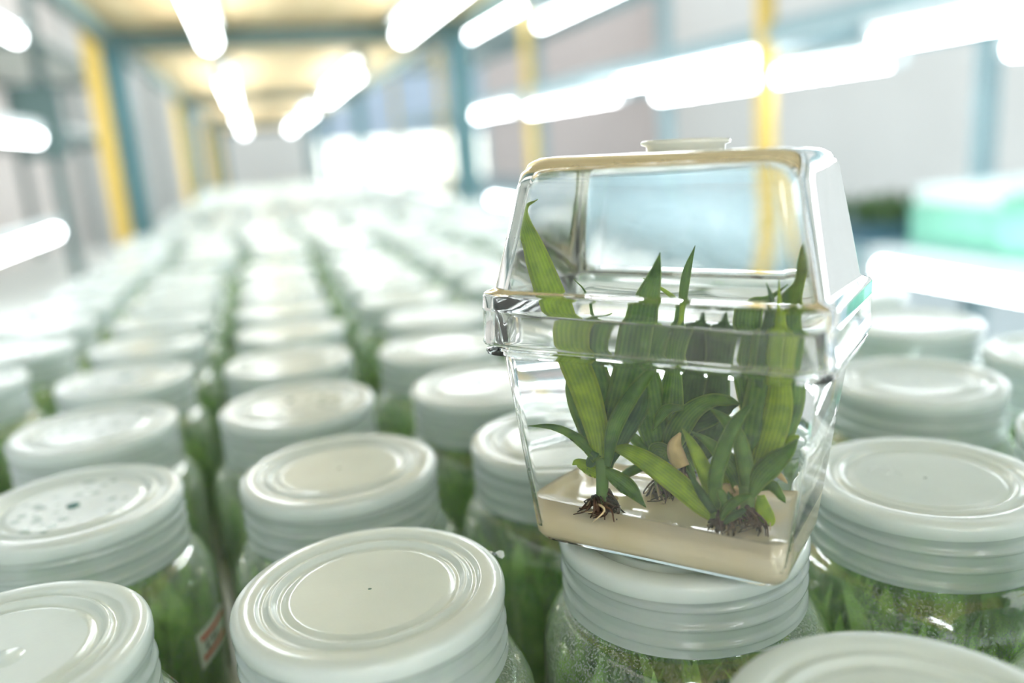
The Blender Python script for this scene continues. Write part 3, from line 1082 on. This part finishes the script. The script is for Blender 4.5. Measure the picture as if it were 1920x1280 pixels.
# seedling 1, front left
s1, y = seedling('seedling at the box front left with one tall broad leaf curling at the tip', (1118, 962), (1130, 855), 26, 1, 44, 0.0066)
leaf(s1, [(1128, 885), (1122, 810), (1098, 720), (1066, 640), (1030, 550), (1000, 470), (981, 415), (983, 387), (1001, 373)], [20, 44, 58, 58, 56, 44, 22, 8, 1], y, a_, y1=y - 0.002, fold=0.22, label='tall bright yellow-green leaf')
leaf(s1, [(1128, 880), (1120, 800), (1108, 725), (1104, 660), (1112, 600)], [24, 70, 92, 66, 3], y + 0.0035, b_, fold=0.3)
leaf(s1, [(1138, 880), (1150, 800), (1170, 725), (1192, 640), (1208, 570), (1226, 515), (1237, 471)], [20, 46, 60, 66, 52, 26, 1], y + 0.006, b_, fold=0.22)
leaf(s1, [(1138, 872), (1152, 800), (1182, 740), (1214, 696), (1226, 676)], [14, 30, 30, 20, 2], y - 0.0018, b_, fold=0.35, label='narrow grey-green leaf in front')
leaf(s1, [(1140, 868), (1170, 800), (1196, 745), (1210, 690)], [18, 44, 46, 4], y + 0.003, c_, fold=0.3)
leaf(s1, [(1122, 858), (1095, 828), (1062, 806), (1030, 797), (988, 797)], [24, 24, 18, 12, 1], y - 0.001, b_, y1=y - 0.003, fold=0.3)
leaf(s1, [(1116, 846), (1106, 868), (1099, 880)], [16, 20, 2], y - 0.002, c_, fold=0.2)
leaf(s1, [(1122, 878), (1150, 900), (1176, 922), (1205, 957)], [12, 34, 34, 1], y - 0.003, b_, fold=0.3)
leaf(s1, [(1128, 892), (1106, 880), (1080, 868), (1070, 872)], [22, 32, 18, 2], y - 0.0025, a_, fold=0.4)
leaf(s1, [(1110, 600), (1096, 545), (1074, 520)], [6, 4, 1], y + 0.006, b_)
leaf(s1, [(1084, 690), (1094, 630), (1112, 605), (1146, 590)], [10, 9, 10, 1], y + 0.004, b_)
# seedling 2, middle back
s2, y = seedling('seedling in the middle of the box with an arching leaf to the right', (1243, 925), (1236, 848), 30, 2, 36, 0.006)
leaf(s2, [(1240, 850), (1228, 780), (1218, 710), (1212, 640), (1216, 600)], [34, 60, 62, 40, 2], y, b_, fold=0.3)
leaf(s2, [(1246, 850), (1256, 780), (1262, 700), (1268, 630), (1277, 572), (1286, 512), (1303, 458)], [34, 56, 44, 22, 16, 17, 1], y + 0.003, b_, fold=0.3)
leaf(s2, [(1268, 640), (1277, 575), (1252, 545), (1205, 517)], [8, 9, 8, 1], y + 0.001, a_)
leaf(s2, [(1252, 850), (1272, 790), (1300, 745), (1336, 722), (1368, 722), (1392, 730)], [26, 46, 40, 30, 22, 1], y - 0.001, b_, fold=0.3)
leaf(s2, [(1262, 830), (1290, 770), (1330, 750), (1366, 728), (1390, 726)], [30, 54, 48, 34, 2], y + 0.003, c_, fold=0.3)
leaf(s2, [(1285, 742), (1255, 744), (1238, 765), (1227, 790)], [10, 22, 18, 1], y - 0.004, b_, label='small pale leaf drooping in front')
leaf(s2, [(1228, 845), (1208, 822), (1188, 800), (1170, 788)], [26, 24, 20, 2], y - 0.001, b_)
leaf(s2, [(1222, 858), (1196, 868), (1176, 880), (1160, 897)], [10, 20, 18, 2], y + 0.001, b_)
leaf(s2, [(1226, 842), (1236, 830), (1252, 838), (1250, 856)], [20, 38, 34, 4], y - 0.003, b_)
leaf(s2, [(1208, 848), (1190, 832), (1168, 825)], [20, 18, 2], y + 0.006, a_)
leaf(s2, [(1262, 838), (1288, 848), (1302, 880), (1306, 905)], [8, 12, 10, 1], y + 0.003, b_)
# seedling 5, dark one at the back
s5, y = seedling('dark seedling at the back of the box between the middle and right plants', (1300, 868), (1304, 820), 22, 5, 16, 0.004)
leaf(s5, [(1302, 838), (1290, 780), (1296, 710), (1306, 640), (1318, 600)], [30, 62, 66, 44, 2], y, c_, fold=0.3)
leaf(s5, [(1308, 838), (1330, 780), (1344, 720), (1352, 640), (1360, 600)], [30, 60, 54, 40, 2], y - 0.001, c_, fold=0.3)
leaf(s5, [(1312, 838), (1350, 800), (1392, 780), (1420, 776)], [20, 26, 20, 2], y, c_)
leaf(s5, [(1298, 838), (1268, 800), (1262, 700), (1270, 640)], [20, 34, 30, 2], y + 0.001, b_)
# seedling 3, front centre fan
s3, y = seedling('low fan of narrow leaves at the box front right', (1352, 985), (1345, 955), 18, 3, 20, 0.0045)
leaf(s3, [(1352, 972), (1318, 946), (1268, 900), (1210, 856), (1160, 832), (1113, 820)], [24, 38, 46, 40, 22, 1], y, a_, y1=y - 0.001, fold=0.28, label='long bright leaf reaching left')
leaf(s3, [(1346, 972), (1332, 905), (1312, 850), (1293, 812), (1280, 792)], [20, 30, 26, 14, 1], y + 0.001, a_, fold=0.25)
leaf(s3, [(1344, 975), (1342, 900), (1356, 840), (1382, 780), (1417, 735)], [22, 28, 30, 24, 1], y - 0.0008, b_, fold=0.3)
leaf(s3, [(1340, 958), (1318, 925), (1302, 898), (1288, 876)], [16, 18, 10, 1], y - 0.002, c_)
leaf(s3, [(1350, 972), (1370, 945), (1394, 930), (1413, 924)], [12, 18, 16, 2], y - 0.002, b_)
leaf(s3, [(1352, 975), (1362, 945), (1352, 920), (1344, 912)], [18, 20, 16, 2], y - 0.0012, b_)
leaf(s3, [(1356, 976), (1376, 965), (1392, 956), (1400, 952)], [16, 16, 12, 1], y - 0.0015, c_)
leaf(s3, [(1368, 972), (1372, 940), (1366, 918)], [14, 18, 2], y - 0.0008, c_)
# seedling 4, right
s4, y = seedling('tallest seedling at the right of the box with broad upright leaves', (1398, 972), (1402, 900), 34, 4, 48, 0.0075)
leaf(s4, [(1405, 912), (1420, 820), (1438, 720), (1446, 650), (1440, 600)], [30, 70, 78, 60, 3], y + 0.002, b_, fold=0.28)
leaf(s4, [(1412, 905), (1452, 810), (1482, 710), (1474, 620), (1478, 565), (1492, 530), (1496, 490), (1498, 436)], [28, 62, 64, 54, 40, 16, 11, 1], y + 0.004, b_, fold=0.28, label='tall narrow-tipped leaf')
leaf(s4, [(1410, 905), (1440, 830), (1462, 750), (1466, 680), (1462, 600), (1460, 520)], [24, 50, 56, 40, 18, 1], y + 0.0015, a_, fold=0.28)
leaf(s4, [(1452, 702), (1450, 670), (1452, 642), (1454, 622)], [22, 34, 30, 6], y - 0.003, a_)
leaf(s4, [(1408, 760), (1402, 680), (1400, 610), (1412, 572), (1440, 556), (1476, 530)], [26, 46, 54, 38, 14, 1], y + 0.006, b_, fold=0.25)
leaf(s4, [(1424, 700), (1436, 620), (1448, 575), (1444, 548), (1436, 526)], [16, 20, 12, 8, 1], y + 0.001, c_)
leaf(s4, [(1408, 925), (1426, 885), (1454, 855), (1480, 832), (1500, 806)], [18, 42, 44, 26, 2], y - 0.002, b_, fold=0.3)
leaf(s4, [(1402, 905), (1398, 860), (1388, 810), (1364, 772), (1330, 745)], [26, 32, 30, 24, 1], y - 0.002, b_, fold=0.3)
leaf(s4, [(1396, 925), (1384, 880), (1360, 845), (1330, 815), (1294, 792)], [26, 42, 36, 20, 1], y + 0.001, b_, y1=y - 0.002, fold=0.28)
leaf(s4, [(1360, 900), (1352, 880), (1344, 862)], [28, 32, 8], y + 0.003, a_)
leaf(s4, [(1420, 905), (1448, 900), (1470, 925), (1478, 938)], [16, 24, 14, 1], y + 0.003, b_)
leaf(s4, [(1428, 922), (1432, 950), (1444, 975), (1444, 985)], [14, 30, 26, 4], y - 0.001, a_)
leaf(s4, [(1478, 812), (1492, 800), (1503, 795)], [14, 16, 6], y + 0.004, a_)
# papery husks at the foot of the right seedling and at the back
leaf(s4, [(1396, 975), (1392, 940), (1390, 915), (1378, 905)], [44, 40, 30, 8], y - 0.0012, M['husk'], fold=0.5, name='husk', label='papery beige leaf base')
leaf(s4, [(1420, 985), (1412, 950), (1410, 918)], [22, 28, 10], y - 0.0006, M['husk'], fold=0.4, name='husk', label='papery beige leaf base')
leaf(s4, [(1382, 920), (1362, 908), (1346, 906)], [26, 24, 4], y + 0.001, M['husk'], fold=0.3, name='husk', label='papery beige leaf base')
leaf(s4, [(1452, 870), (1468, 880), (1482, 895)], [14, 14, 2], y + 0.005, M['husk'], fold=0.3, name='husk', label='papery beige leaf base')
leaf(s5, [(1282, 866), (1272, 845), (1268, 820), (1278, 795)], [30, 34, 26, 4], y + 0.001, M['husk'], fold=0.3, name='husk', label='papery beige leaf base')
leaf(s1, [(1136, 975), (1142, 952), (1152, 935), (1160, 930)], [10, 16, 16, 4], -0.0155, M['husk'], fold=0.3, name='husk', label='papery beige leaf base')
for s in (s1, s2, s3, s4, s5):
    del s['_off']
bpy.context.view_layer.update()
